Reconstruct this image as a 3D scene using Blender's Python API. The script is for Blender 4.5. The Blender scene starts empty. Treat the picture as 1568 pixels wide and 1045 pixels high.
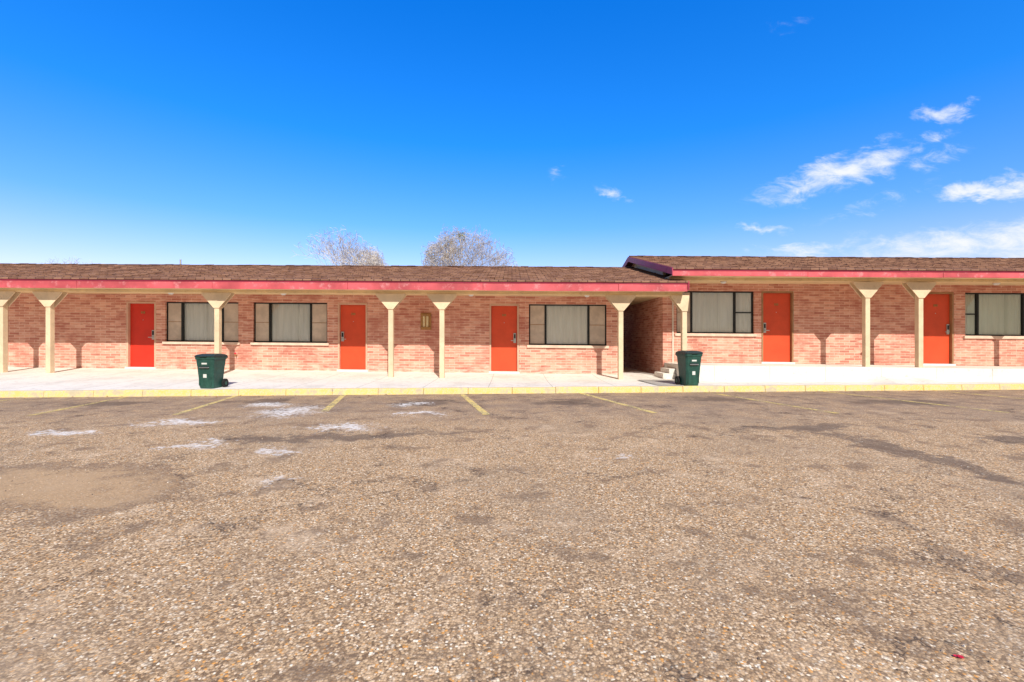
import bpy, bmesh, math, random
from mathutils import Vector, Matrix
random.seed(7)
sc=bpy.context.scene
CAMZ=1.2
# ---------------------------------------------------------------- node helpers
def new_mat(name):
    m=bpy.data.materials.new(name); m.use_nodes=True
    nt=m.node_tree; nt.nodes.clear(); return m,nt
def setin(nt,sock,v):
    if isinstance(v,bpy.types.NodeSocket): nt.links.new(v,sock)
    else:
        if sock.type=='RGBA' and len(v)==3: v=(*v,1)
        sock.default_value=v
def nd(nt,t,ins=None,**at):
    n=nt.nodes.new(t)
    for k,v in at.items(): setattr(n,k,v)
    for k,v in (ins or {}).items(): setin(nt,n.inputs[k],v)
    return n
def math_(nt,op,a,b=0.0,c=None,clamp=False):
    d={0:a,1:b}
    if c is not None: d[2]=c
    n=nd(nt,'ShaderNodeMath',d,operation=op,use_clamp=clamp); return n.outputs[0]
def mix(nt,f,a,b,bt='MIX'):
    n=nd(nt,'ShaderNodeMix',data_type='RGBA',blend_type=bt)
    setin(nt,n.inputs[0],f); setin(nt,n.inputs[6],a); setin(nt,n.inputs[7],b); return n.outputs[2]
def maprange(nt,v,a,b,c=0.0,d=1.0,smooth=True):
    n=nd(nt,'ShaderNodeMapRange',{0:v,1:a,2:b,3:c,4:d},interpolation_type='SMOOTHSTEP' if smooth else 'LINEAR'); return n.outputs[0]
def noise(nt,vec,scale,detail=4,rough=.55,dist=0):
    return nd(nt,'ShaderNodeTexNoise',{'Vector':vec,'Scale':scale,'Detail':detail,'Roughness':rough,'Distortion':dist})
def ramp(nt,f,stops,interp='LINEAR'):
    n=nt.nodes.new('ShaderNodeValToRGB'); n.color_ramp.interpolation=interp
    e=n.color_ramp.elements
    while len(e)<len(stops): e.new(0.5)
    for i,(p,c) in enumerate(stops):
        e[i].position=p; e[i].color=(*c,1)
    nt.links.new(f,n.inputs[0]); return n.outputs[0]
def pos(nt): return nt.nodes.new('ShaderNodeNewGeometry').outputs['Position']
def objc(nt): return nt.nodes.new('ShaderNodeTexCoord').outputs['Object']
def sep(nt,v): 
    n=nd(nt,'ShaderNodeSeparateXYZ',{0:v}); return n.outputs
def comb(nt,x,y,z=0.0): return nd(nt,'ShaderNodeCombineXYZ',{0:x,1:y,2:z}).outputs[0]
def ell(nt,X,Y,cx,cy,rx,ry,ang=0,soft=1.0):
    ca,sa=math.cos(ang),math.sin(ang)
    dx=math_(nt,'SUBTRACT',X,cx); dy=math_(nt,'SUBTRACT',Y,cy)
    a=math_(nt,'ADD',math_(nt,'MULTIPLY',dx,ca/rx),math_(nt,'MULTIPLY',dy,sa/rx))
    b=math_(nt,'ADD',math_(nt,'MULTIPLY',dx,-sa/ry),math_(nt,'MULTIPLY',dy,ca/ry))
    r=math_(nt,'SQRT',math_(nt,'ADD',math_(nt,'MULTIPLY',a,a),math_(nt,'MULTIPLY',b,b)))
    return math_(nt,'SUBTRACT',1.0,r,clamp=True)
def finish(m,nt,col,rough=.8,bump=None,bstr=.3,bdist=.01,spec=.3,metal=0.0,alpha=None):
    p=nd(nt,'ShaderNodeBsdfPrincipled'); setin(nt,p.inputs['Base Color'],col); setin(nt,p.inputs['Roughness'],rough)
    p.inputs['Specular IOR Level'].default_value=spec; p.inputs['Metallic'].default_value=metal
    if bump is not None:
        b=nd(nt,'ShaderNodeBump',{'Strength':bstr,'Distance':bdist,'Height':bump}); nt.links.new(b.outputs[0],p.inputs['Normal'])
    o=nd(nt,'ShaderNodeOutputMaterial'); s=p.outputs[0]
    if alpha is not None:
        t=nd(nt,'ShaderNodeBsdfTransparent'); x=nd(nt,'ShaderNodeMixShader'); setin(nt,x.inputs[0],alpha)
        nt.links.new(t.outputs[0],x.inputs[1]); nt.links.new(s,x.inputs[2]); s=x.outputs[0]
    nt.links.new(s,o.inputs[0]); return m
def paint(name,col,var=.12,rough=.55,scale=3,dirt=None,spec=.35,metal=0.0,dirtamt=.5):
    m,nt=new_mat(name); v=objc(nt)
    n=noise(nt,v,scale,4,.65).outputs[0]
    d=tuple(c*(1-2*var) for c in col); l=tuple(min(1,c*(1+var)) for c in col)
    c=mix(nt,maprange(nt,n,.3,.7),d,l)
    if dirt:
        n2=noise(nt,v,scale*6,4,.7).outputs[0]
        c=mix(nt,math_(nt,'MULTIPLY',maprange(nt,n2,.52,.72),dirtamt),c,dirt)
    return finish(m,nt,c,rough,None,.15,.004,spec,metal)

# ---------------------------------------------------------------- materials
def ground_mat():
    m,nt=new_mat('asphalt_chipseal'); P=pos(nt); X,Y,Z=sep(nt,P)
    N1=noise(nt,P,.45,4,.6); big=N1.outputs[0]; mid=noise(nt,P,2.2,5,.68).outputs[0]; fine=noise(nt,P,14,4,.72).outputs[0]
    warp=noise(nt,P,1.6,5,.75)
    wv=sep(nt,warp.outputs[1])
    Xw=math_(nt,'ADD',X,math_(nt,'MULTIPLY',math_(nt,'SUBTRACT',wv[0],.5),1.6))
    Yw=math_(nt,'ADD',Y,math_(nt,'MULTIPLY',math_(nt,'SUBTRACT',wv[1],.5),1.6))
    v1=nd(nt,'ShaderNodeTexVoronoi',{'Vector':P,'Scale':92.0,'Randomness':1.0})
    v2=nd(nt,'ShaderNodeTexVoronoi',{'Vector':P,'Scale':50.0,'Randomness':1.0})
    r1=sep(nt,v1.outputs['Color'])[0]; r2=sep(nt,v2.outputs['Color'])[1]
    stones=ramp(nt,r1,[(0,(.20,.13,.08)),(.18,(.36,.24,.14)),(.42,(.50,.345,.20)),(.60,(.60,.43,.265)),(.78,(.69,.53,.36)),(.90,(.66,.33,.10)),(.955,(.88,.78,.62))],'CONSTANT')
    s2=ramp(nt,r2,[(0,(.27,.18,.11)),(.3,(.43,.29,.17)),(.65,(.56,.395,.24)),(.93,(.78,.66,.50))],'CONSTANT')
    c=mix(nt,maprange(nt,fine,.47,.64),stones,s2)
    gap=maprange(nt,v1.outputs['Distance'],.38,.8)
    c=mix(nt,math_(nt,'MULTIPLY',gap,.55),c,(.12,.083,.052))
    c=mix(nt,math_(nt,'MULTIPLY',maprange(nt,mid,.50,.68),.34),c,(.22,.16,.11))
    c=mix(nt,math_(nt,'MULTIPLY',maprange(nt,big,.47,.64),.40),c,(.29,.22,.155))
    n3=wv[2]
    c=mix(nt,math_(nt,'MULTIPLY',maprange(nt,n3,.52,.70),.40),c,(.64,.49,.34))
    c=mix(nt,math_(nt,'MULTIPLY',maprange(nt,fine,.63,.73),.25),c,(.78,.67,.52))
    band=math_(nt,'MULTIPLY',maprange(nt,Yw,5.4,8.8),maprange(nt,mid,.38,.56,.45,1.0))
    c=mix(nt,math_(nt,'MULTIPLY',band,.62),c,(.20,.155,.13))
    stain=None
    for (cx,cy,rx,ry,a) in [(4.25,4.9,.32,2.2,0.10),(4.0,6.3,1.6,.28,0.1),(-4.9,9.0,.9,.6,0),(-1.7,8.9,.9,.8,0),(1.2,8.9,1.0,.7,0),(-7.8,8.7,1.1,.6,0),(4.2,9.4,1.0,.6,0),(-2.2,5.7,2.4,.3,.12),(7.6,9.0,1.4,.6,0),(6.3,5.6,1.0,.3,0)]:
        e=ell(nt,Xw,Yw,cx,cy,rx,ry,a)
        stain=e if stain is None else math_(nt,'MAXIMUM',stain,e)
    stain=math_(nt,'ADD',stain,math_(nt,'MULTIPLY',math_(nt,'SUBTRACT',mid,.5),1.0))
    stain=math_(nt,'MULTIPLY',maprange(nt,stain,.12,.6),.68)
    c=mix(nt,stain,c,(.115,.088,.072))
    h=math_(nt,'ADD',ell(nt,Xw,Yw,-3.95,3.75,1.7,.8,-.1),math_(nt,'MULTIPLY',math_(nt,'SUBTRACT',mid,.5),1.4))
    c=mix(nt,math_(nt,'MULTIPLY',maprange(nt,h,.06,.2),.5),c,(.15,.10,.07))
    c=mix(nt,math_(nt,'MULTIPLY',maprange(nt,h,.16,.6),.5),c,(.54,.37,.21))
    c=mix(nt,1.0,c,(1.27,1.20,1.10),'MULTIPLY')
    w=None
    for (cx,cy,rx,ry) in [(-4.9,6.75,.62,.34),(-3.75,7.8,.55,.75),(-3.7,5.25,.3,.22),(-2.5,5.1,.22,.16),(-1.92,3.87,.16,.13),(-1.6,7.6,.6,.2),(-2.4,6.3,.6,.28),(1.0,4.75,.2,.12),(-5.9,6.0,.5,.2),(-4.6,8.6,.5,.3),(-1.9,8.7,.35,.3)]:
        e=ell(nt,Xw,Yw,cx,cy,rx*1.6,ry*1.6)
        w=e if w is None else math_(nt,'MAXIMUM',w,e)
    w=math_(nt,'ADD',w,math_(nt,'MULTIPLY',math_(nt,'SUBTRACT',fine,.5),2.6)); w=math_(nt,'MULTIPLY',maprange(nt,w,.36,1.0),.8)
    w=math_(nt,'MULTIPLY',w,maprange(nt,Y,2.5,6.5,.35,1.0))
    c=mix(nt,w,c,(.90,.86,.80))
    vc=nd(nt,'ShaderNodeTexVoronoi',{'Vector':comb(nt,Xw,Yw,0.0),'Scale':.42},feature='DISTANCE_TO_EDGE')
    crack=maprange(nt,vc.outputs['Distance'],.0,.010,1.0,0.0)
    c=mix(nt,math_(nt,'MULTIPLY',crack,math_(nt,'MULTIPLY',maprange(nt,mid,.42,.56),.8)),c,(.07,.05,.04))
    bh=math_(nt,'SUBTRACT',math_(nt,'MULTIPLY',r1,.4),v1.outputs['Distance'])
    return finish(m,nt,c,.9,bh,.42,.005,.12)
def brick_mat():
    m,nt=new_mat('brick_roman'); P=objc(nt); X,Y,Z=sep(nt,P)
    u=math_(nt,'ADD',X,Y); v=math_(nt,'ADD',Z,math_(nt,'MULTIPLY',X,.0095))
    vec=comb(nt,u,v,0.0)
    b=nd(nt,'ShaderNodeTexBrick',{'Vector':vec,'Color1':(.52,.20,.145,1),'Color2':(.78,.42,.31,1),'Mortar':(.78,.57,.46,1),'Scale':1.0,'Mortar Size':.007,'Mortar Smooth':.4,'Bias':-.1,'Brick Width':.31,'Row Height':.078})
    n=noise(nt,vec,.9,5,.65).outputs[0]
    c=mix(nt,math_(nt,'MULTIPLY',maprange(nt,n,.46,.66),.60),b.outputs[0],(.44,.135,.095))
    n4=noise(nt,comb(nt,math_(nt,'MULTIPLY',u,3.2),math_(nt,'MULTIPLY',v,12.8)),1.0,3,.6).outputs[0]
    c=mix(nt,math_(nt,'MULTIPLY',maprange(nt,n4,.5,.70),.45),c,(.84,.62,.49))
    c=mix(nt,math_(nt,'MULTIPLY',maprange(nt,n4,.30,.46,1.0,0.0),.45),c,(.36,.12,.095))
    lo=math_(nt,'MULTIPLY',maprange(nt,v,.2,.55,1.0,0.0),maprange(nt,n4,.35,.65))
    c=mix(nt,math_(nt,'MULTIPLY',lo,.4),c,(.76,.66,.58))
    return finish(m,nt,c,.85,b.outputs['Fac'],.3,.003,.25)
def shingle_mat():
    m,nt=new_mat('shingles'); P=objc(nt); X,Y,Z=sep(nt,P)
    vec=comb(nt,X,math_(nt,'MULTIPLY',Y,1.03),0.0)
    b=nd(nt,'ShaderNodeTexBrick',{'Vector':vec,'Color1':(.17,.08,.055,1),'Color2':(.36,.20,.135,1),'Mortar':(.07,.037,.03,1),'Scale':1.0,'Mortar Size':.012,'Mortar Smooth':.2,'Brick Width':.24,'Row Height':.14})
    n=noise(nt,vec,1.3,4,.65).outputs[0]; n2=noise(nt,P,45,3,.6).outputs[0]
    c=mix(nt,math_(nt,'MULTIPLY',maprange(nt,n,.4,.7),.45),b.outputs[0],(.15,.08,.065))
    c=mix(nt,math_(nt,'MULTIPLY',maprange(nt,n2,.5,.7),.4),c,(.44,.28,.20))
    return finish(m,nt,c,.92,b.outputs['Fac'],.5,.006,.1)
def concrete_mat(name,col,dark,joint=1.5):
    m,nt=new_mat(name); P=pos(nt); X,Y,Z=sep(nt,P)
    n=noise(nt,P,1.2,5,.7).outputs[0]; n2=noise(nt,P,9,5,.7).outputs[0]
    c=mix(nt,math_(nt,'MULTIPLY',maprange(nt,n,.44,.66),.6),col,dark)
    c=mix(nt,math_(nt,'MULTIPLY',maprange(nt,n2,.52,.68),.45),c,tuple(d*.70 for d in dark))
    j=math_(nt,'ABSOLUTE',math_(nt,'SUBTRACT',math_(nt,'FRACT',math_(nt,'DIVIDE',math_(nt,'ADD',X,40.3),joint)),.5))
    jl=maprange(nt,j,.0,.010,1.0,0.0)
    c=mix(nt,math_(nt,'MULTIPLY',jl,.6),c,(.25,.22,.19))
    return finish(m,nt,c,.85,n2,.2,.005,.25)
def yellow_mat(name,alpha=False,lo=.42,hi=.56):
    m,nt=new_mat(name); P=pos(nt)
    n=noise(nt,P,4,5,.75).outputs[0]; n2=noise(nt,P,30,4,.7).outputs[0]
    c=mix(nt,maprange(nt,n,.35,.7),(.80,.58,.18),(.76,.64,.34))
    if alpha:
        a=maprange(nt,math_(nt,'ADD',math_(nt,'MULTIPLY',n,.6),math_(nt,'MULTIPLY',n2,.4)),lo,hi,.95,.0)
        return finish(m,nt,c,.8,n2,.2,.003,.25,alpha=a)
    c=mix(nt,math_(nt,'MULTIPLY',maprange(nt,n2,.48,.60),.65),c,(.68,.60,.47))
    c=mix(nt,math_(nt,'MULTIPLY',maprange(nt,n,.51,.64),.75),c,(.50,.43,.34))
    return finish(m,nt,c,.75,n2,.3,.004,.25)
M={}
M['ground']=ground_mat(); M['brick']=brick_mat(); M['shingle']=shingle_mat()
M['conc']=concrete_mat('concrete_white',(.82,.78,.72),(.64,.59,.53))
M['conc2']=concrete_mat('concrete_grey',(.46,.43,.39),(.30,.27,.24),50)
M['yellow']=yellow_mat('yellow_kerb_paint'); M['line']=yellow_mat('yellow_line_paint',True,.48,.60); M['linef']=yellow_mat('yellow_line_faded',True,.43,.59)
M['cream']=paint('cream_paint',(.76,.60,.41),.07,.6,2,(.55,.40,.26))
M['soffit']=paint('soffit_paint',(.76,.58,.33),.08,.7,1.2,(.48,.35,.2))
M['fascia']=paint('fascia_red',(.66,.115,.14),.18,.6,.8,(.74,.36,.38),dirtamt=.55)
M['rake']=paint('rake_maroon',(.45,.05,.11),.12,.5,1.5,(.2,.04,.06))
M['door']=paint('door_orange_red',(.68,.08,.028),.05,.42,2)
M['door_r']=paint('door_red',(.62,.035,.018),.05,.4,2)
M['frame']=paint('door_frame_salmon',(.66,.42,.30),.07,.5,3)
M['frame_b']=paint('door_frame_brown',(.36,.20,.10),.1,.5,3)
M['trimw']=paint('trim_pale',(.72,.62,.52),.06,.6,4)
M['black']=paint('window_frame_black',(.012,.013,.014),.1,.35,8)
M['metal']=paint('lock_metal',(.55,.54,.52),.05,.3,8,metal=.9)
M['blackp']=paint('black_plastic',(.02,.02,.022),.1,.45,8)
M['brass']=paint('brass',(.42,.22,.08),.1,.4,8,metal=.3)
M['lampg']=paint('lamp_amber_glass',(.75,.62,.36),.1,.3,12)
M['white']=paint('white_label',(.75,.76,.74),.04,.5,8,(.5,.5,.48))
M['sill']=paint('sill_stone',(.76,.56,.44),.08,.8,5,(.55,.38,.3))
M['bin']=paint('bin_green',(.022,.085,.068),.15,.45,6,(.11,.15,.13),dirtamt=.4)
M['binlid']=paint('bin_lid',(.022,.04,.038),.1,.4,6,(.11,.12,.11),dirtamt=.4)
M['rubber']=paint('rubber',(.015,.015,.015),.1,.8,8)
M['screen']=paint('insect_screen',(.58,.48,.39),.10,.8,2.5,(.46,.38,.32))
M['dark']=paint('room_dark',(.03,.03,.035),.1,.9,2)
M['pipe']=paint('vent_pipe',(.45,.44,.42),.1,.5,4)
M['wood']=paint('fence_wood',(.22,.13,.08),.2,.85,3,(.1,.06,.04))
M['red']=paint('red_spray_mark',(.75,.02,.05),.1,.6,20)
M['peb1']=paint('pebble_tan',(.55,.42,.29),.1,.9,9); M['peb2']=paint('pebble_pale',(.72,.64,.53),.08,.9,9); M['peb3']=paint('pebble_dark',(.15,.11,.08),.1,.9,9)
M['dryleaf']=paint('dry_leaf',(.34,.17,.07),.2,.85,9)
def curtain_mat(name,col):
    m,nt=new_mat(name); v=objc(nt); X,Y,Z=sep(nt,v)
    n=noise(nt,comb(nt,math_(nt,'MULTIPLY',X,9.0),0.0,math_(nt,'MULTIPLY',Z,.7)),1,3).outputs[0]
    c=mix(nt,maprange(nt,n,.35,.65),tuple(k*.88 for k in col),col); return finish(m,nt,c,.9)
M['curt']=curtain_mat('curtain_white',(.97,.94,.87)); M['curtg']=curtain_mat('curtain_pale_green',(.91,.95,.83))
def glass():
    m,nt=new_mat('window_glass')
    lw=nd(nt,'ShaderNodeFresnel',{'IOR':1.45}); f=math_(nt,'MULTIPLY_ADD',lw.outputs[0],1.8,.05,clamp=True)
    t=nd(nt,'ShaderNodeBsdfTransparent',{'Color':(.99,.995,.995,1)})
    g=nd(nt,'ShaderNodeBsdfGlossy',{'Color':(1,1,1,1),'Roughness':.02})
    v=noise(nt,objc(nt),1.6,2).outputs[0]; b=nd(nt,'ShaderNodeBump',{'Strength':.12,'Distance':.02,'Height':v}); nt.links.new(b.outputs[0],g.inputs['Normal'])
    x=nd(nt,'ShaderNodeMixShader'); nt.links.new(f,x.inputs[0]); nt.links.new(t.outputs[0],x.inputs[1]); nt.links.new(g.outputs[0],x.inputs[2])
    o=nd(nt,'ShaderNodeOutputMaterial'); nt.links.new(x.outputs[0],o.inputs[0]); return m
M['glass']=glass()
def bark():
    m,nt=new_mat('pale_bark'); v=objc(nt); n=noise(nt,v,3,3,.7).outputs[0]
    c=mix(nt,maprange(nt,n,.35,.65),(.48,.41,.35),(.80,.73,.66)); return finish(m,nt,c,.9)
M['bark']=bark(); M['leaf']=paint('mistletoe_leaf',(.34,.34,.09),.25,.8,2)

# ---------------------------------------------------------------- geometry helpers
def warpz(x,z):
    s=max(.0057,.0127-.0027*z); return z-s*x
def warp(v): return Vector((v[0],v[1],warpz(v[0],v[2])))
class MB:
    def __init__(s): s.v=[]; s.f=[]; s.m=[]; s.mats=[]
    def mi(s,mat):
        if mat not in s.mats: s.mats.append(mat)
        return s.mats.index(mat)
    def box(s,x0,x1,y0,y1,z0,z1,mat,R=None):
        c=[(x0,y0,z0),(x1,y0,z0),(x1,y1,z0),(x0,y1,z0),(x0,y0,z1),(x1,y0,z1),(x1,y1,z1),(x0,y1,z1)]
        s.poly(c,[(0,3,2,1),(4,5,6,7),(0,1,5,4),(1,2,6,5),(2,3,7,6),(3,0,4,7)],mat)
    def poly(s,vs,fs,mat):
        o=len(s.v); s.v+=[Vector(a) for a in vs]; i=s.mi(mat)
        for f in fs: s.f.append([o+k for k in f]); s.m.append(i)
    def prism_x(s,x0,x1,sec,mat):
        n=len(sec); vs=[(x0,y,z) for y,z in sec]+[(x1,y,z) for y,z in sec]
        s.poly(vs,[tuple(range(n))[::-1],tuple(range(n,2*n))]+[(i,(i+1)%n,n+(i+1)%n,n+i) for i in range(n)],mat)
    def prism_y(s,y0,y1,sec,mat):
        n=len(sec); vs=[(x,y0,z) for x,z in sec]+[(x,y1,z) for x,z in sec]
        s.poly(vs,[tuple(range(n)),tuple(range(n,2*n))[::-1]]+[(i,n+i,n+(i+1)%n,(i+1)%n) for i in range(n)],mat)
    def cyl(s,c,axis,r,h,mat,n=14,r2=None):
        c=Vector(c); a=Vector(axis).normalized(); t=a.orthogonal().normalized(); b=a.cross(t); r2=r if r2 is None else r2
        vs=[c+(t*math.cos(k*2*math.pi/n)+b*math.sin(k*2*math.pi/n))*r for k in range(n)]+[c+a*h+(t*math.cos(k*2*math.pi/n)+b*math.sin(k*2*math.pi/n))*r2 for k in range(n)]
        s.poly(vs,[tuple(range(n))[::-1],tuple(range(n,2*n))]+[(i,(i+1)%n,n+(i+1)%n,n+i) for i in range(n)],mat)
    def make(s,name,parent=None,dowarp=False,bevel=0,smooth=False,fixn=True):
        me=bpy.data.meshes.new(name)
        vs=[warp(v) if dowarp else v for v in s.v]
        me.from_pydata(vs,[],s.f); 
        for mt in s.mats: me.materials.append(M[mt])
        me.polygons.foreach_set('material_index',s.m)
        if smooth: me.polygons.foreach_set('use_smooth',[True]*len(s.f))
        if fixn:
            bm=bmesh.new(); bm.from_mesh(me); bmesh.ops.recalc_face_normals(bm,faces=bm.faces); bm.to_mesh(me); bm.free()
        me.update()
        o=bpy.data.objects.new(name,me); sc.collection.objects.link(o)
        if parent is not None:
            o.parent=parent; o.matrix_parent_inverse=Matrix.Translation(-parent.location)
        if bevel:
            b=o.modifiers.new('bevel','BEVEL'); b.width=bevel; b.segments=2; b.limit_method='ANGLE'
        return o
def empty(name,loc):
    e=bpy.data.objects.new(name,None); e.location=loc; sc.collection.objects.link(e); return e

# ---------------------------------------------------------------- ground
g=MB(); S=600
g.poly([(-S,-S,0),(S,-S,0),(S,S,0),(-S,S,0)],[(0,1,2,3)],'ground'); g.make('parking_lot_ground')
def kerb_y(x): return 10.42+.068*x
def lot(px,py):
    d=CAMZ*700/(py-523); return ((px-784)/700*d,d)
def line(p,q,w,mat,name='parking_line'):
    a=Vector((*lot(*p),.004)); b=Vector((*lot(*q),.004)); t=(b-a).normalized(); n=Vector((-t.y,t.x,0))*w/2
    mb=MB(); k=10; vs=[];fs=[]
    for i in range(k+1):
        c=a.lerp(b,i/k); j=random.uniform(-.008,.008); vs+=[c-n*(1+j*8),c+n*(1+j*8)]
    for i in range(k): fs.append((2*i,2*i+1,2*i+3,2*i+2))
    mb.poly(vs,fs,mat); return mb.make(name)
line((193,608.8),(42,638),.11,'linef'); line((365,606.2),(268,636),.10,'line'); line((527,605),(497,631),.12,'line')
line((706,603.5),(745,636),.12,'line'); line((884,601.6),(1003,633.5),.11,'line'); line((1072,600),(1282,634),.12,'linef')
line((1245,598.6),(1545,633),.12,'linef'); line((1425,598),(1760,630),.12,'linef'); line((30,611),(-190,640),.1,'linef')
rm=MB(); cx,cy=lot(1466,1008)
for i in range(6):
    a=random.uniform(0,6.28); r=random.uniform(.003,.014); x=cx+math.cos(a)*r; y=cy+math.sin(a)*r; q=random.uniform(.005,.010)
    n=7; rm.poly([(x+math.cos(k*6.283/n)*q*random.uniform(.6,1.3),y+math.sin(k*6.283/n)*q*random.uniform(.6,1.3),.005+.0007*i) for k in range(n)],[tuple(range(n))],'red')
rm.make('red_spray_mark')
# loose stones lying on the worn surface
lg=MB(); rg=random.Random(21)
for i in range(1300):
    y=1.3+5.2*rg.random()**1.2; x=rg.uniform(-1.25,1.25)*y; s=rg.uniform(.003,.0065); n=5
    a0=rg.uniform(0,6.28); bx=[(x+math.cos(a0+k*6.283/n)*s*rg.uniform(.7,1.3),y+math.sin(a0+k*6.283/n)*s*rg.uniform(.7,1.3)) for k in range(n)]
    vs=[(p,q,.0) for p,q in bx]+[(x+(p-x)*.55,y+(q-y)*.55,s*rg.uniform(.7,1.1)) for p,q in bx]
    lg.poly(vs,[tuple(range(n,2*n))]+[(k,(k+1)%n,n+(k+1)%n,n+k) for k in range(n)],rg.choice(('peb1','peb1','peb2','peb3','peb1')))
lg.make('loose_gravel')
dl=MB()
for i in range(70):
    x=rg.uniform(-11,11); y=kerb_y(x)-abs(rg.gauss(.05,.25))-.03; s=rg.uniform(.015,.035); a=rg.uniform(0,6.28)
    u=Vector((math.cos(a),math.sin(a),rg.uniform(-.2,.3)))*s; v=Vector((-math.sin(a),math.cos(a),0))*s*.5; c=Vector((x,y,.016))
    dl.poly([c-u,c-v,c+u,c+v+Vector((0,0,s*.3))],[(0,1,2),(0,2,3)],'dryleaf')
dl.make('fallen_leaves',fixn=False)

xs=[-26+i*1.0 for i in range(53)]
sw=MB(); vs=[];fs=[]
for x in xs:
    ky=kerb_y(x)
    z1=warpz(x,.135) if x<4.2 else .12
    z2=warpz(x,.215) if x<4.2 else .14
    z1=max(z1,.12); z2=max(z2,.13)
    vs+=[(x,ky+.16,.128),(x,12.45,z1),(x,14.06,z2),(x,21,z2)]
for i in range(len(xs)-1):
    for k in range(3): fs.append((4*i+k,4*(i+1)+k,4*(i+1)+k+1,4*i+k+1))
sw.poly(vs,fs,'conc'); sw.make('sidewalk')
kb=MB()
for i in range(len(xs)-1):
    a,b=xs[i]+.006,xs[i+1]-.0; ya,yb=kerb_y(a),kerb_y(b); w=.17; h=.134
    j=random.uniform(-.004,.004)
    kb.poly([(a,ya,-.02),(b,yb,-.02),(b,yb+w,-.02),(a,ya+w,-.02),(a,ya+.02,h+j),(b,yb+.02,h+j),(b,yb+w,h+j),(a,ya+w,h+j)],[(0,3,2,1),(4,5,6,7),(0,1,5,4),(1,2,6,5),(2,3,7,6),(3,0,4,7)],'yellow')
kb.make('yellow_kerb',bevel=.012)

# ---------------------------------------------------------------- building generator
YW=14.0; YP=12.77; YF=12.35; YR=17.0; YB=20.0
def wall_front(x0,x1,z0,z1,openings,parent):
    w=MB(); th=.22; cur=x0
    for (a,b,c,d) in sorted(openings):
        w.box(cur,a,YW,YW+th,z0,z1,'brick')
        if c>z0+.02: w.box(a,b,YW,YW+th,z0,c,'brick')
        if d<z1: w.box(a,b,YW,YW+th,d,z1,'brick')
        cur=b
    w.box(cur,x1,YW,YW+th,z0,z1,'brick')
    w.make('front_wall',parent,True)
def sidewalls(x0,x1,z0,z1,parent):
    w=MB(); w.box(x0,x0+.2,YW+.222,YB,z0,z1,'brick'); w.box(x1-.2,x1,YW+.222,YB,z0,z1,'brick'); w.box(x0+.2,x1-.2,YB-.2,YB,z0,z1,'brick')
    w.make('side_and_rear_walls',parent,True)
def window(a,b,c,d,parent,curt='curt',split=(.215,.77),sideglass=(0,0)):
    w=MB(); y=YW+.06; fr=.04
    w.box(a,b,y,y+.06,d-fr,d,'black'); w.box(a,b,y,y+.06,c,c+fr,'black')
    w.box(a,a+fr,y,y+.06,c+fr,d-fr,'black'); w.box(b-fr,b,y,y+.06,c+fr,d-fr,'black')
    W=b-a; m1=a+W*split[0]; m2=a+W*split[1]
    for mm in (m1,m2): w.box(mm-.032,mm+.032,y-.008,y+.055,c+fr,d-fr,'black')
    w.make('window_frame',parent,True,.004)
    def gl(p,q,z0,z1,name):
        s=MB(); s.poly([(p,y+.025,z0),(q,y+.025,z0),(q,y+.025,z1),(p,y+.025,z1)],[(0,1,2,3)],'glass'); s.make(name,parent,True,fixn=False)
    for k,(p,q,sg) in enumerate(((a+fr,m1-.032,sideglass[0]),(m2+.032,b-fr,sideglass[1]))):
        s=MB()
        if sg:
            zc=(c+d)/2; s.box(p,q,y+.01,y+.04,zc-.018,zc+.018,'black')
            s.make('side_sash',parent,True); gl(p,q,c+fr,zc-.018,'side_glass_lower'); gl(p,q,zc+.018,d-fr,'side_glass_upper')
        else:
            s.box(p,q,y+.012,y+.02,c+fr,d-fr,'screen'); zc=(c+d)/2
            s.box(p,q,y+.004,y+.011,zc-.008,zc+.008,'frame_b')
            s.make('screen_panel',parent,True)
    gl(m1+.032,m2-.032,c+fr,d-fr,'glass_pane')
    cu=MB(); n=int(W*60); vs=[];fs=[]
    rnd=random.Random(a); ph=rnd.uniform(0,6)
    gap=m1+(m2-m1)*rnd.uniform(.55,.68)
    for i in range(n+1):
        x=a+.03+(W-.06)*i/n
        yy=YW+.132+.016*math.sin(x*30+ph+1.6*math.sin(x*5+ph))+.004*math.sin(x*77)
        if abs(x-gap)<.02: yy+=.05
        vs+=[(x,yy,c-.02),(x,yy*1.0+.004*math.sin(x*20),d+.02)]
    for i in range(n): fs.append((2*i,2*i+2,2*i+3,2*i+1))
    cu.poly(vs,fs,curt); cu.make('curtain',parent,True,smooth=True,fixn=False)
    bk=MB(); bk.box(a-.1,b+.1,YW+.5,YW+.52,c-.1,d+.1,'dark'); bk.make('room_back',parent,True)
    si=MB(); si.box(a-.06,b+.06,YW-.05,YW+.058,c-.085,c-.003,'sill'); si.make('window_sill',parent,True,.006)
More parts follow.
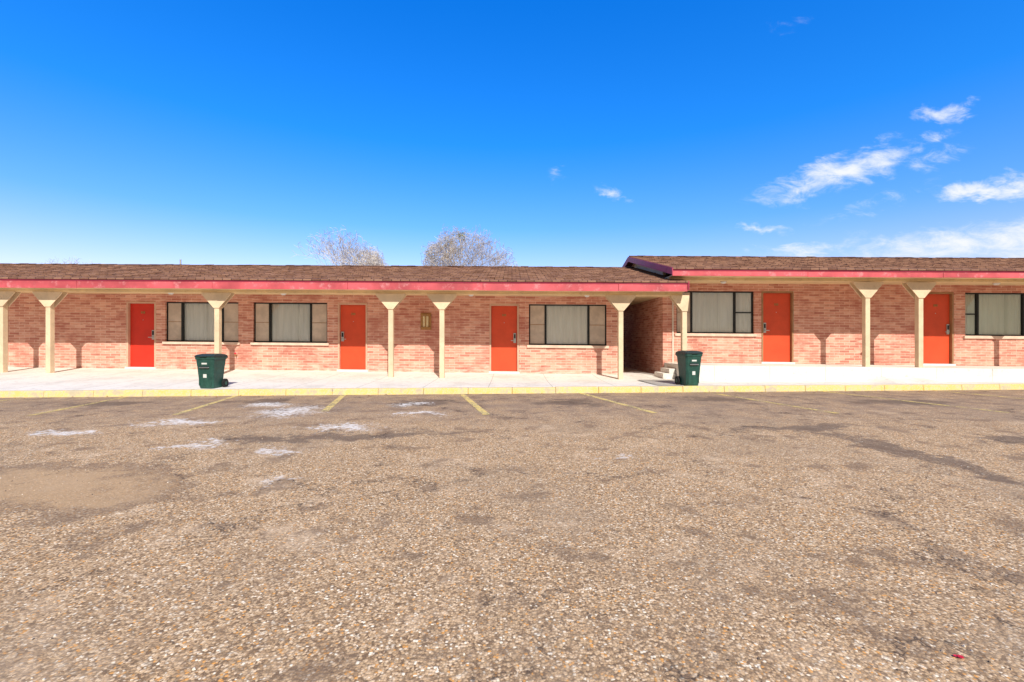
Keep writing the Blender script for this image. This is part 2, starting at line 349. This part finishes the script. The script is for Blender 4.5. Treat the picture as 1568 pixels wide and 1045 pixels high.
def door(a,b,c,d,parent,mat='door',lock='L',frame='frame',num=True):
    w=MB(); f=.05; y=YW+.07
    w.box(a,a+f,YW-.012,YW+.14,c,d,frame); w.box(b-f,b,YW-.012,YW+.14,c,d,frame); w.box(a+f,b-f,YW-.012,YW+.14,d-f,d,frame)
    w.make('door_frame',parent,True,.004)
    l=MB(); l.box(a+f+.003,b-f-.003,y,y+.045,c+.03,d-f-.003,mat); 
    l.make('door_leaf',parent,True,.004)
    t=MB(); t.box(a-.02,b+.02,YW-.05,YW+.13,c-.035,c+.025,'white'); t.make('threshold',parent,True,.004)
    lx=a+f+.075 if lock=='L' else b-f-.075
    k=MB(); k.box(lx-.04,lx+.04,y-.03,y-.001,c+.90,c+1.2,'metal'); k.box(lx-.026,lx+.026,y-.036,y-.0305,c+1.04,c+1.17,'blackp')
    sg=1 if lock=='L' else -1
    k.cyl((lx,y-.03,c+.97),(0,-1,0),.016,.04,'metal'); k.box(min(lx,lx+sg*.12),max(lx,lx+sg*.12),y-.075,y-.055,c+.96,c+.982,'metal')
    mx=(a+b)/2
    if num:
        for q in (-.045,0,.045): k.box(mx+q-.014,mx+q+.014,y-.012,y-.001,c+1.72,c+1.79,'brass')
    k.cyl((mx,y-.008,c+1.52),(0,1,0),.012,.008,'metal')
    k.make('door_lock_and_number',parent,True,.002)
def post(x,zb,zt,parent,half=.41,halfr=None,onlyl=False):
    p=MB(); hw=.066; halfr=half if halfr is None else halfr
    p.box(x-hw,x+hw,YP-hw,YP+hw,zb,zt-.012,'cream'); 
    p.make('porch_post',parent,True,.008)
    b=MB(); h=.44
    for (ya,yb) in ((YP-hw-.022,YP-hw-.002),(YP+hw+.002,YP+hw+.022)):
        b.prism_y(ya,yb,[(x-hw-.01,zt-h),(x+hw+.01,zt-h),(x+halfr,zt-.05),(x+halfr,zt-.002),(x-half,zt-.002),(x-half,zt-.05)],'cream')
    b.make('post_bracket',parent,True,.004)
def roof(x0,x1,zf0,zf1,zr,parent,xend0,xend1):
    th=.05; d=zr-zf1
    r=MB(); yf=YF-.04; yb=2*YR-yf; zfe=zf1
    r.prism_x(x0,x1,[(yf,zfe+.004),(YR,zr),(yb,zfe+.004),(yb,zfe-.035),(YR,zr-th),(yf,zfe-.035)],'shingle')
    r.make('shingle_roof',parent,True)
    l=MB(); n=26
    sl=(zr-zf1)/(YR-yf)
    for i in range(1,n):
        y=yf+(YR-yf)*i/n
        z=zf1+.004+sl*(y-yf)
        l.prism_x(x0+.004,x1-.004,[(y-.0,z+.012),(y+.16,z+.16*sl+.002),(y+.16,z+.16*sl-.01),(y,z-.01)],'shingle')
    for i in range(1,n):
        y=yf+(YR-yf)*i/n; z=zf1+.004+sl*(y-yf); x=x0+random.uniform(0,1)
        while x<x1-.5:
            wd=random.choice((.24,.24,.48)); hh=random.uniform(.006,.016)
            l.prism_x(x,x+wd,[(y-.004,z+.012+hh),(y+.14,z+.14*sl+.008),(y+.14,z+.14*sl),(y-.004,z+.0125)],'shingle')
            x+=wd+random.uniform(.2,1.4)
    l.make('shingle_courses',parent,True)
    c=MB(); x=x0+.02; 
    while x<x1-.3:
        L=.3; lift=random.uniform(0,.02)
        c.prism_x(x,x+L-.01,[(YR-.16,zr-.16*sl+.02+lift),(YR,zr+.03+lift),(YR+.16,zr-.16*sl+.02+lift),(YR,zr-.005)],'shingle'); x+=L
    c.make('ridge_caps',parent,True)
    f=MB(); x=x0
    while x<x1-.01:
        e=min(x+3.66,x1); j=random.uniform(-.006,.006)
        f.box(x,e-.008,YF+random.uniform(0,.004),YF+.03,zf0+j,zf1-.034,'fascia'); x=e
    f.box(x0,x1,YF-.012,YF-.002,zf1-.075,zf1-.036,'rake')
    f.box(x0,x1,2*YR-YF-.03,2*YR-YF,zf0,zf1-.034,'fascia')
    f.make('fascia_board',parent,True,.004)
    k=MB(); h=zf1-zf0-.03
    for (a,b) in ((x0-.028,x0-.002),(x1+.002,x1+.028)):
        k.prism_x(a,b,[(yf,zfe+.0),(YR,zr-.004),(yb,zfe),(yb,zfe-h),(YR,zr-h),(yf,zfe-h)],'rake')
    k.make('rake_board',parent,True)
    s=MB(); s.box(x0+.01,x1-.01,YF+.032,YW+.1,zf0+.01,zf0+.035,'soffit'); s.make('porch_ceiling',parent,True)
    bm=MB(); bm.box(x0+.02,x1-.02,YP-.07,YP+.07,zf0-.07,zf0+.008,'soffit'); bm.make('porch_beam',parent,True,.005)
    gi=MB()
    for (a,b) in ((xend0,xend0+.1),(xend1-.1,xend1)):
        gi.prism_x(a,b,[(YW,zf0+.036),(YW,zf1+sl*(YW-YF)-.08),(YR,zr-.08),(YB,zf1+sl*(YW-YF)-.08),(YB,zf0+.036)],'cream')
    gi.make('gable_infill',parent,True)
def ceil_light(x,y,z,parent):
    m=MB(); m.cyl((x,y,z),(0,0,-1),.09,.02,'brass',20); m.cyl((x,y,z-.021),(0,0,-1),.085,.05,'white',20,.05); m.make('ceiling_light',parent,True,smooth=False)

# LEFT WING
L=empty('motel_building',(-9.0,14.0,0))
Lx0,Lx1=-26.0,3.28
doorsL=[(-16.2,-15.42,'door','R'),(-11.8,-10.9,'door_r','R'),(-5.33,-4.43,'door','L'),(-.69,.21,'door','R'),(-21.3,-20.4,'door','L')]
winsL=[(-10.62,-8.38),(-7.93,-5.66),(.52,2.90),(-19.8,-17.6)]
zb,zt=.10,2.6
ops=[(a,b,.0+zb,2.33) for a,b,_,_ in doorsL]+[(a,b,1.085,2.335) for a,b in winsL]
wall_front(Lx0,Lx1,zb,zt,ops,L); sidewalls(Lx0,Lx1,zb,zt,L)
for a,b,m_,lk in doorsL: door(a,b,.24,2.33,L,m_,lk)
for i,(a,b) in enumerate(winsL): window(a,b,1.085,2.335,L)
for px in (5,77,334,599,677,950): post((px-784)/54.8,.08,2.50,L)
post((1047-784)/54.8-.0,.08,2.50,L,half=.38,halfr=.12)
post(-18.6,.08,2.5,L); post(-20.0,.08,2.5,L); post(-24.6,.08,2.5,L)
roof(-26.4,4.75,2.567,2.835,3.94,L,-26,3.28)
pc=MB(); pc.box(3.285,4.615,YW+.11,20.5,2.60,2.63,'soffit'); pc.make('passage_ceiling',L,True)
for x in (-13.5,-10,-6.7,-1.2,2.2): ceil_light(x,13.4,2.576,L)
sx=(652.5-784)/50; s=MB(); z=1.52
s.box(sx-.16,sx+.16,YW-.04,YW-.002,z,z+.52,'brass'); s.box(sx-.08,sx+.08,YW-.09,YW-.041,z+.09,z+.42,'lampg'); s.box(sx-.02,sx+.02,YW-.1,YW-.0905,z+.05,z+.44,'brass'); s.box(sx-.13,sx+.13,YW-.11,YW-.041,z+.43,z+.48,'brass'); s.box(sx-.13,sx+.13,YW-.11,YW-.041,z+.04,z+.085,'brass')
s.make('wall_lamp',L,True,.005)
s=MB(); s.cyl((-8.42,YW,.68),(0,-1,0),.015,.09,'brass'); s.cyl((-8.42,YW-.09,.64),(0,0,1),.012,.08,'brass'); s.cyl((-8.42,YW-.08,.73),(0,-1,.2),.03,.012,'red'); s.make('hose_tap',L,True)
s=MB()
for x,yv,h in ((-12.4,17.1,.3),): s.cyl((x,yv,3.6),(0,0,1),.03,h+.28,'pipe')
s.make('roof_vent_pipes',L,True)
# RIGHT WING
R=empty('motel_building',(14.0,14.0,0))
Rx0,Rx1=4.62,26.0
doorsR=[(7.64,8.62,'door','L'),(12.54,13.52,'door','R'),(20.4,21.38,'door','L')]
winsR=[(5.04,7.42),(13.88,16.2),(17.4,19.7)]
ops=[(a,b,.3,2.77) for a,b,_,_ in doorsR]+[(a,b,1.485,2.765) for a,b in winsR]
wall_front(Rx0,Rx1,.0,3.0,ops,R); sidewalls(Rx0,Rx1,.0,3.0,R)
for a,b,m_,lk in doorsR: door(a,b,.62,2.77,R,m_,lk,'frame_b')
for i,(a,b) in enumerate(winsR): window(a,b,1.485,2.765,R,'curtg' if i else 'curt',(.2,.76) if i==0 else (.19,.80),(0,1) if i==0 else (1,1))
for px in (1326,1407): post((px-784)/54.8,.55,2.90,R)
post(15.2,.55,2.9,R); post(20.0,.55,2.9,R); post(21.4,.55,2.9,R)
roof(4.34,26.4,2.985,3.2,4.36,R,4.62,26)
sl=MB(); sl.box(4.66,26,12.32,YW-.002,-.05,.595,'conc'); sl.make('raised_porch_slab',R,True,.012)
for x in (6.2,10.3,14.2): ceil_light(x,13.4,2.992,R)
s=MB(); s.cyl((10.72,YW,.95),(0,-1,0),.015,.09,'brass'); s.cyl((10.72,YW-.08,.99),(0,-1,.2),.03,.012,'brass'); s.box(4.9,4.94,YW-.03,YW-.002,.6,2.9,'trimw'); s.make('hose_tap_and_conduit',R,True)
s=MB(); s.box(4.28,4.64,12.95,13.75,.02,.28,'conc'); s.box(4.46,4.645,12.97,13.73,.281,.41,'conc'); s.make('concrete_steps',None,False,.012)
s=MB(); s.poly([(3.5,kerb_y(3.5)+.2,.134),(4.1,kerb_y(4.1)+.2,.134),(4.55,12.5,.145),(3.42,12.5,.145)],[(0,1,2,3)],'conc2'); s.make('worn_walkway_panel')
p=MB(); p.poly([(9.7,11.5,.128),(11.1,11.6,.128),(10.9,12.3,.24),(10.0,12.3,.24),(9.5,12.3,.12),(11.4,12.3,.12)],[(0,1,2,3),(0,3,4),(1,5,2)],'conc'); p.make('concrete_ramp')
f=MB(); x=3.2
while x<4.75: f.box(x,x+.13,20.55,20.575,.1,2.1+random.uniform(-.02,.02),'wood'); x+=.14
f.box(3.2,4.8,20.58,20.62,.5,.6,'wood'); f.box(3.2,4.8,20.58,20.62,1.6,1.7,'wood'); f.make('wooden_fence')

# ---------------------------------------------------------------- wheeled bins
def bin_(loc,rot,sc_):
    e=empty('wheeled_trash_bin',(0,0,0))
    b=MB()
    levels=[(0.0,.20,.21),(.04,.215,.225),(.30,.235,.25),(.56,.255,.275),(.60,.262,.283),(.74,.272,.295),(.745,.292,.312),(.80,.294,.315)]
    vs=[];fs=[]
    def ring(w,d,z):
        c=.045; return [(-w+c,-d,z),(w-c,-d,z),(w,-d+c,z),(w,d-c,z),(w-c,d,z),(-w+c,d,z),(-w,d-c,z),(-w,-d+c,z)]
    for z,w,d in levels: vs+=ring(w,d,z)
    for i in range(len(levels)-1):
        for k in range(8): fs.append((8*i+k,8*i+(k+1)%8,8*(i+1)+(k+1)%8,8*(i+1)+k))
    fs.append(tuple(range(8))[::-1]); fs.append(tuple(range(8*(len(levels)-1),8*len(levels))))
    b.poly(vs,fs,'bin')
    b.box(-.13,.13,-.285,-.262,.50,.58,'binlid'); b.cyl((-.15,-.295,.54),(1,0,0),.012,.30,'metal')
    for x in (-.17,.17): b.box(x-.012,x+.012,-.265,-.21,.08,.46,'bin')
    b.make('bin_body',e,bevel=.008)
    l=MB(); vs=[];lv=[(.802,.302,.325),(.835,.305,.328),(.865,.27,.27),(.885,.18,.17)]
    fs=[]
    for z,w,d in lv: vs+=ring(w,d,z)
    for i in range(len(lv)-1):
        for k in range(8): fs.append((8*i+k,8*i+(k+1)%8,8*(i+1)+(k+1)%8,8*(i+1)+k))
    fs.append(tuple(range(8))[::-1]); fs.append(tuple(range(8*(len(lv)-1),8*len(lv))))
    l.poly(vs,fs,'binlid'); l.box(-.1,.1,-.352,-.32,.805,.828,'binlid'); l.make('bin_lid',e,bevel=.008)
    h=MB(); h.cyl((-.24,.37,.79),(1,0,0),.016,.48,'binlid'); 
    for x in (-.24,.24): h.box(x-.015,x+.015,.29,.38,.77,.805,'binlid')
    h.make('bin_handle',e)
    w=MB()
    for x in (-.30,.24): w.cyl((x,.22,.115),(1,0,0),.115,.06,'rubber',24); w.cyl((x-.003,.22,.115),(1,0,0),.05,.066,'bin',16)
    w.cyl((-.25,.22,.115),(1,0,0),.012,.5,'metal'); w.make('bin_wheels',e)
    t=MB(); t.box(-.08,.08,-.288,-.268,.62,.70,'white'); t.box(-.05,.05,-.262,-.243,.28,.37,'white'); t.make('bin_label',e)
    e.location=loc; e.rotation_euler=(0,0,rot); e.scale=sc_
    return e
bin_((-6.83,10.38,.134),math.radians(-6),(.80,.72,.88))
bin_((4.28,11.05,.128),math.radians(12),(.78,.74,.95))

# ---------------------------------------------------------------- bare trees
def tree(cx,cy,H,R,seed,leaf=0):
    rnd=random.Random(seed); V=[];F=[];Mi=[]
    def tube(p,q,r0,r1,n):
        a=(q-p).normalized(); t=a.orthogonal().normalized(); b=a.cross(t); o=len(V)
        for c,r in ((p,r0),(q,r1)):
            for k in range(n): V.append(c+(t*math.cos(k*6.2832/n)+b*math.sin(k*6.2832/n))*r)
        for k in range(n): F.append((o+k,o+(k+1)%n,o+n+(k+1)%n,o+n+k)); Mi.append(0)
    cen=Vector((0,0,H*.58)); tips=[]
    def inside(p): 
        d=p-cen; return (d.x/R)**2+(d.y/R)**2+(d.z/(H*.42))**2
    def grow(p,d,L,r,lev):
        segs=3 if lev<5 else 2
        for s in range(segs):
            d=(d+Vector((rnd.gauss(0,.13),rnd.gauss(0,.13),rnd.gauss(0,.08)+.04))).normalized()
            q=p+d*L/segs; r2=r*.86
            if inside(q)>1.08 and lev>1: d=(d*.6+(cen-q).normalized()*.5).normalized()
            tube(p,q,r,r2,6 if lev<2 else (4 if lev<4 else 3)); p=q; r=r2
            if lev>=3 and rnd.random()<.55 and lev<7:
                e=(d+Vector((rnd.gauss(0,.7),rnd.gauss(0,.7),rnd.gauss(.1,.5)))).normalized(); grow(p,e,L*.55,r*.55,lev+2)
        if lev>=7: tips.append(p.copy()); return
        n=3 if lev<5 else 2
        if lev==0: n=5
        ph=rnd.uniform(0,6.28)
        for k in range(n):
            an=ph+k*6.283/n+rnd.uniform(-.4,.4); sp=rnd.uniform(.4,.85)
            t=d.orthogonal().normalized(); b=d.cross(t)
            e=(d+(t*math.cos(an)+b*math.sin(an))*sp*1.0+Vector((0,0,.1))).normalized()
            grow(p,e,L*rnd.uniform(.68,.86),max(.0075,r*.66),lev+1)
    grow(Vector((0,0,0)),Vector((0,0,1)),H*.27,.22,0)
    if leaf:
        cand=[t for t in tips if t.x<.2 and t.z>H*.72 and t.y<1]
        for c in range(6):
            base=rnd.choice(cand or tips)
            for k in range(110):
                p=base+Vector((rnd.gauss(0,.14),rnd.gauss(0,.14),rnd.gauss(0,.12))); o=len(V); s=.04
                a=Vector((rnd.uniform(-1,1),rnd.uniform(-1,1),rnd.uniform(-1,1))).normalized(); t=a.orthogonal().normalized()*s; b=a.cross(t)
                V.extend([p-t,p-b*.5,p+t,p+b*.5]); F.append((o,o+1,o+2,o+3)); Mi.append(1)
    me=bpy.data.meshes.new('bare_tree'); me.from_pydata(V,[],F); me.materials.append(M['bark']); me.materials.append(M['leaf']); me.polygons.foreach_set('material_index',Mi); me.update()
    o=bpy.data.objects.new('bare_tree',me); o.location=(cx,cy,0); sc.collection.objects.link(o); print('tree faces',len(F)); return o
tree(-10.0,26,7.3,2.75,3); tree(-2.4,26,7.75,2.6,5,1)
tree(-29.5,30,6.6,2.8,9)

# ---------------------------------------------------------------- camera, sun, sky
cam=bpy.data.cameras.new('camera'); co=bpy.data.objects.new('camera',cam); sc.collection.objects.link(co)
co.location=(0,0,CAMZ); co.rotation_euler=(math.radians(90),0,0); cam.sensor_width=36; cam.lens=36*700/1568; cam.clip_end=3000; cam.clip_start=.05
sc.camera=co
sd=Vector((.36,-1.23,1.12)).normalized()
el=math.asin(sd.z); az=math.atan2(sd.x,sd.y)
su=bpy.data.lights.new('sun','SUN'); su.energy=5.0; su.angle=math.radians(.5); su.color=(1,.95,.85)
so=bpy.data.objects.new('sun',su); so.rotation_euler=sd.to_track_quat('Z','Y').to_euler(); so.location=(5,-10,12); sc.collection.objects.link(so)
w=bpy.data.worlds.new('World'); sc.world=w; w.use_nodes=True; nt=w.node_tree; nt.nodes.clear()
sky=nd(nt,'ShaderNodeTexSky',sky_type='NISHITA',sun_disc=False,sun_elevation=el,sun_rotation=az,altitude=0,air_density=1.0,dust_density=.6,ozone_density=2.5)
D=nd(nt,'ShaderNodeTexCoord').outputs['Generated']; dx,dy,dz=sep(nt,D)
tf=maprange(nt,dz,.02,.62,0,1,False)
tint=ramp(nt,tf,[(0,(.72,.50,.50)),(.16,(.54,.46,.56)),(.36,(.22,.41,.66)),(.62,(.05,.39,.78)),(1.0,(.012,.37,.86))])
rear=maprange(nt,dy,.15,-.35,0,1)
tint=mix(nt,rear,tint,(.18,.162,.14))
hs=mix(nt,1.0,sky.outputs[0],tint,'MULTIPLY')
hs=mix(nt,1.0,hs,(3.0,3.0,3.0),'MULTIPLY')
dyc=math_(nt,'MAXIMUM',dy,.02); U=math_(nt,'DIVIDE',dx,dyc); Vv=math_(nt,'DIVIDE',dz,dyc)
n1=noise(nt,comb(nt,U,math_(nt,'MULTIPLY',Vv,2.2)),7,4,.62,.5)
nw=sep(nt,n1.outputs[1])
Uw=math_(nt,'ADD',U,math_(nt,'MULTIPLY',math_(nt,'SUBTRACT',nw[0],.5),.18)); Vw=math_(nt,'ADD',Vv,math_(nt,'MULTIPLY',math_(nt,'SUBTRACT',nw[1],.5),.09))
mk=None
for px,py,rx,ry,a,s in [(1300,262,130,24,.30,1.0),(1230,285,80,16,.2,.75),(1447,172,52,12,.15,.8),(1490,293,62,11,.1,.95),(1550,285,60,16,.1,.9),(1430,245,80,16,.2,.5),(932,294,26,9,0,.7),(965,304,20,7,0,.6),(1165,354,50,7,.05,.6),(1250,386,140,12,.05,.7),(1440,378,200,24,.08,.85),(1560,368,120,34,.1,.95),(1215,38,40,10,.5,.2),(865,272,24,12,.6,.25),(1420,212,60,9,.3,.4),(1350,310,110,14,.3,.35)]:
    e=ell(nt,Uw,Vw,(px-784)/700,(523-py)/700,rx/700*1.25,ry/700*1.5,a); e=math_(nt,'MULTIPLY',e,s)
    mk=e if mk is None else math_(nt,'MAXIMUM',mk,e)
n2=noise(nt,comb(nt,U,math_(nt,'MULTIPLY',Vv,2.6)),12,6,.72,.5).outputs[0]
cl=maprange(nt,math_(nt,'ADD',mk,math_(nt,'MULTIPLY',math_(nt,'SUBTRACT',n2,.5),1.7)),.08,1.15)
cl=math_(nt,'MULTIPLY',cl,maprange(nt,mk,.0,.25)); cl=math_(nt,'MULTIPLY',cl,math_(nt,'GREATER_THAN',dy,.05))
SKY=.12
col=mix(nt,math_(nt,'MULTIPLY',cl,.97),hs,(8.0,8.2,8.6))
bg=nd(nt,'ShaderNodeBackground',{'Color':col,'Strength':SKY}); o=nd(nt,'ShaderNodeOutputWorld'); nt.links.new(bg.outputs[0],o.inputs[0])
sc.view_settings.view_transform='Standard'; sc.view_settings.look='None'; sc.view_settings.exposure=0
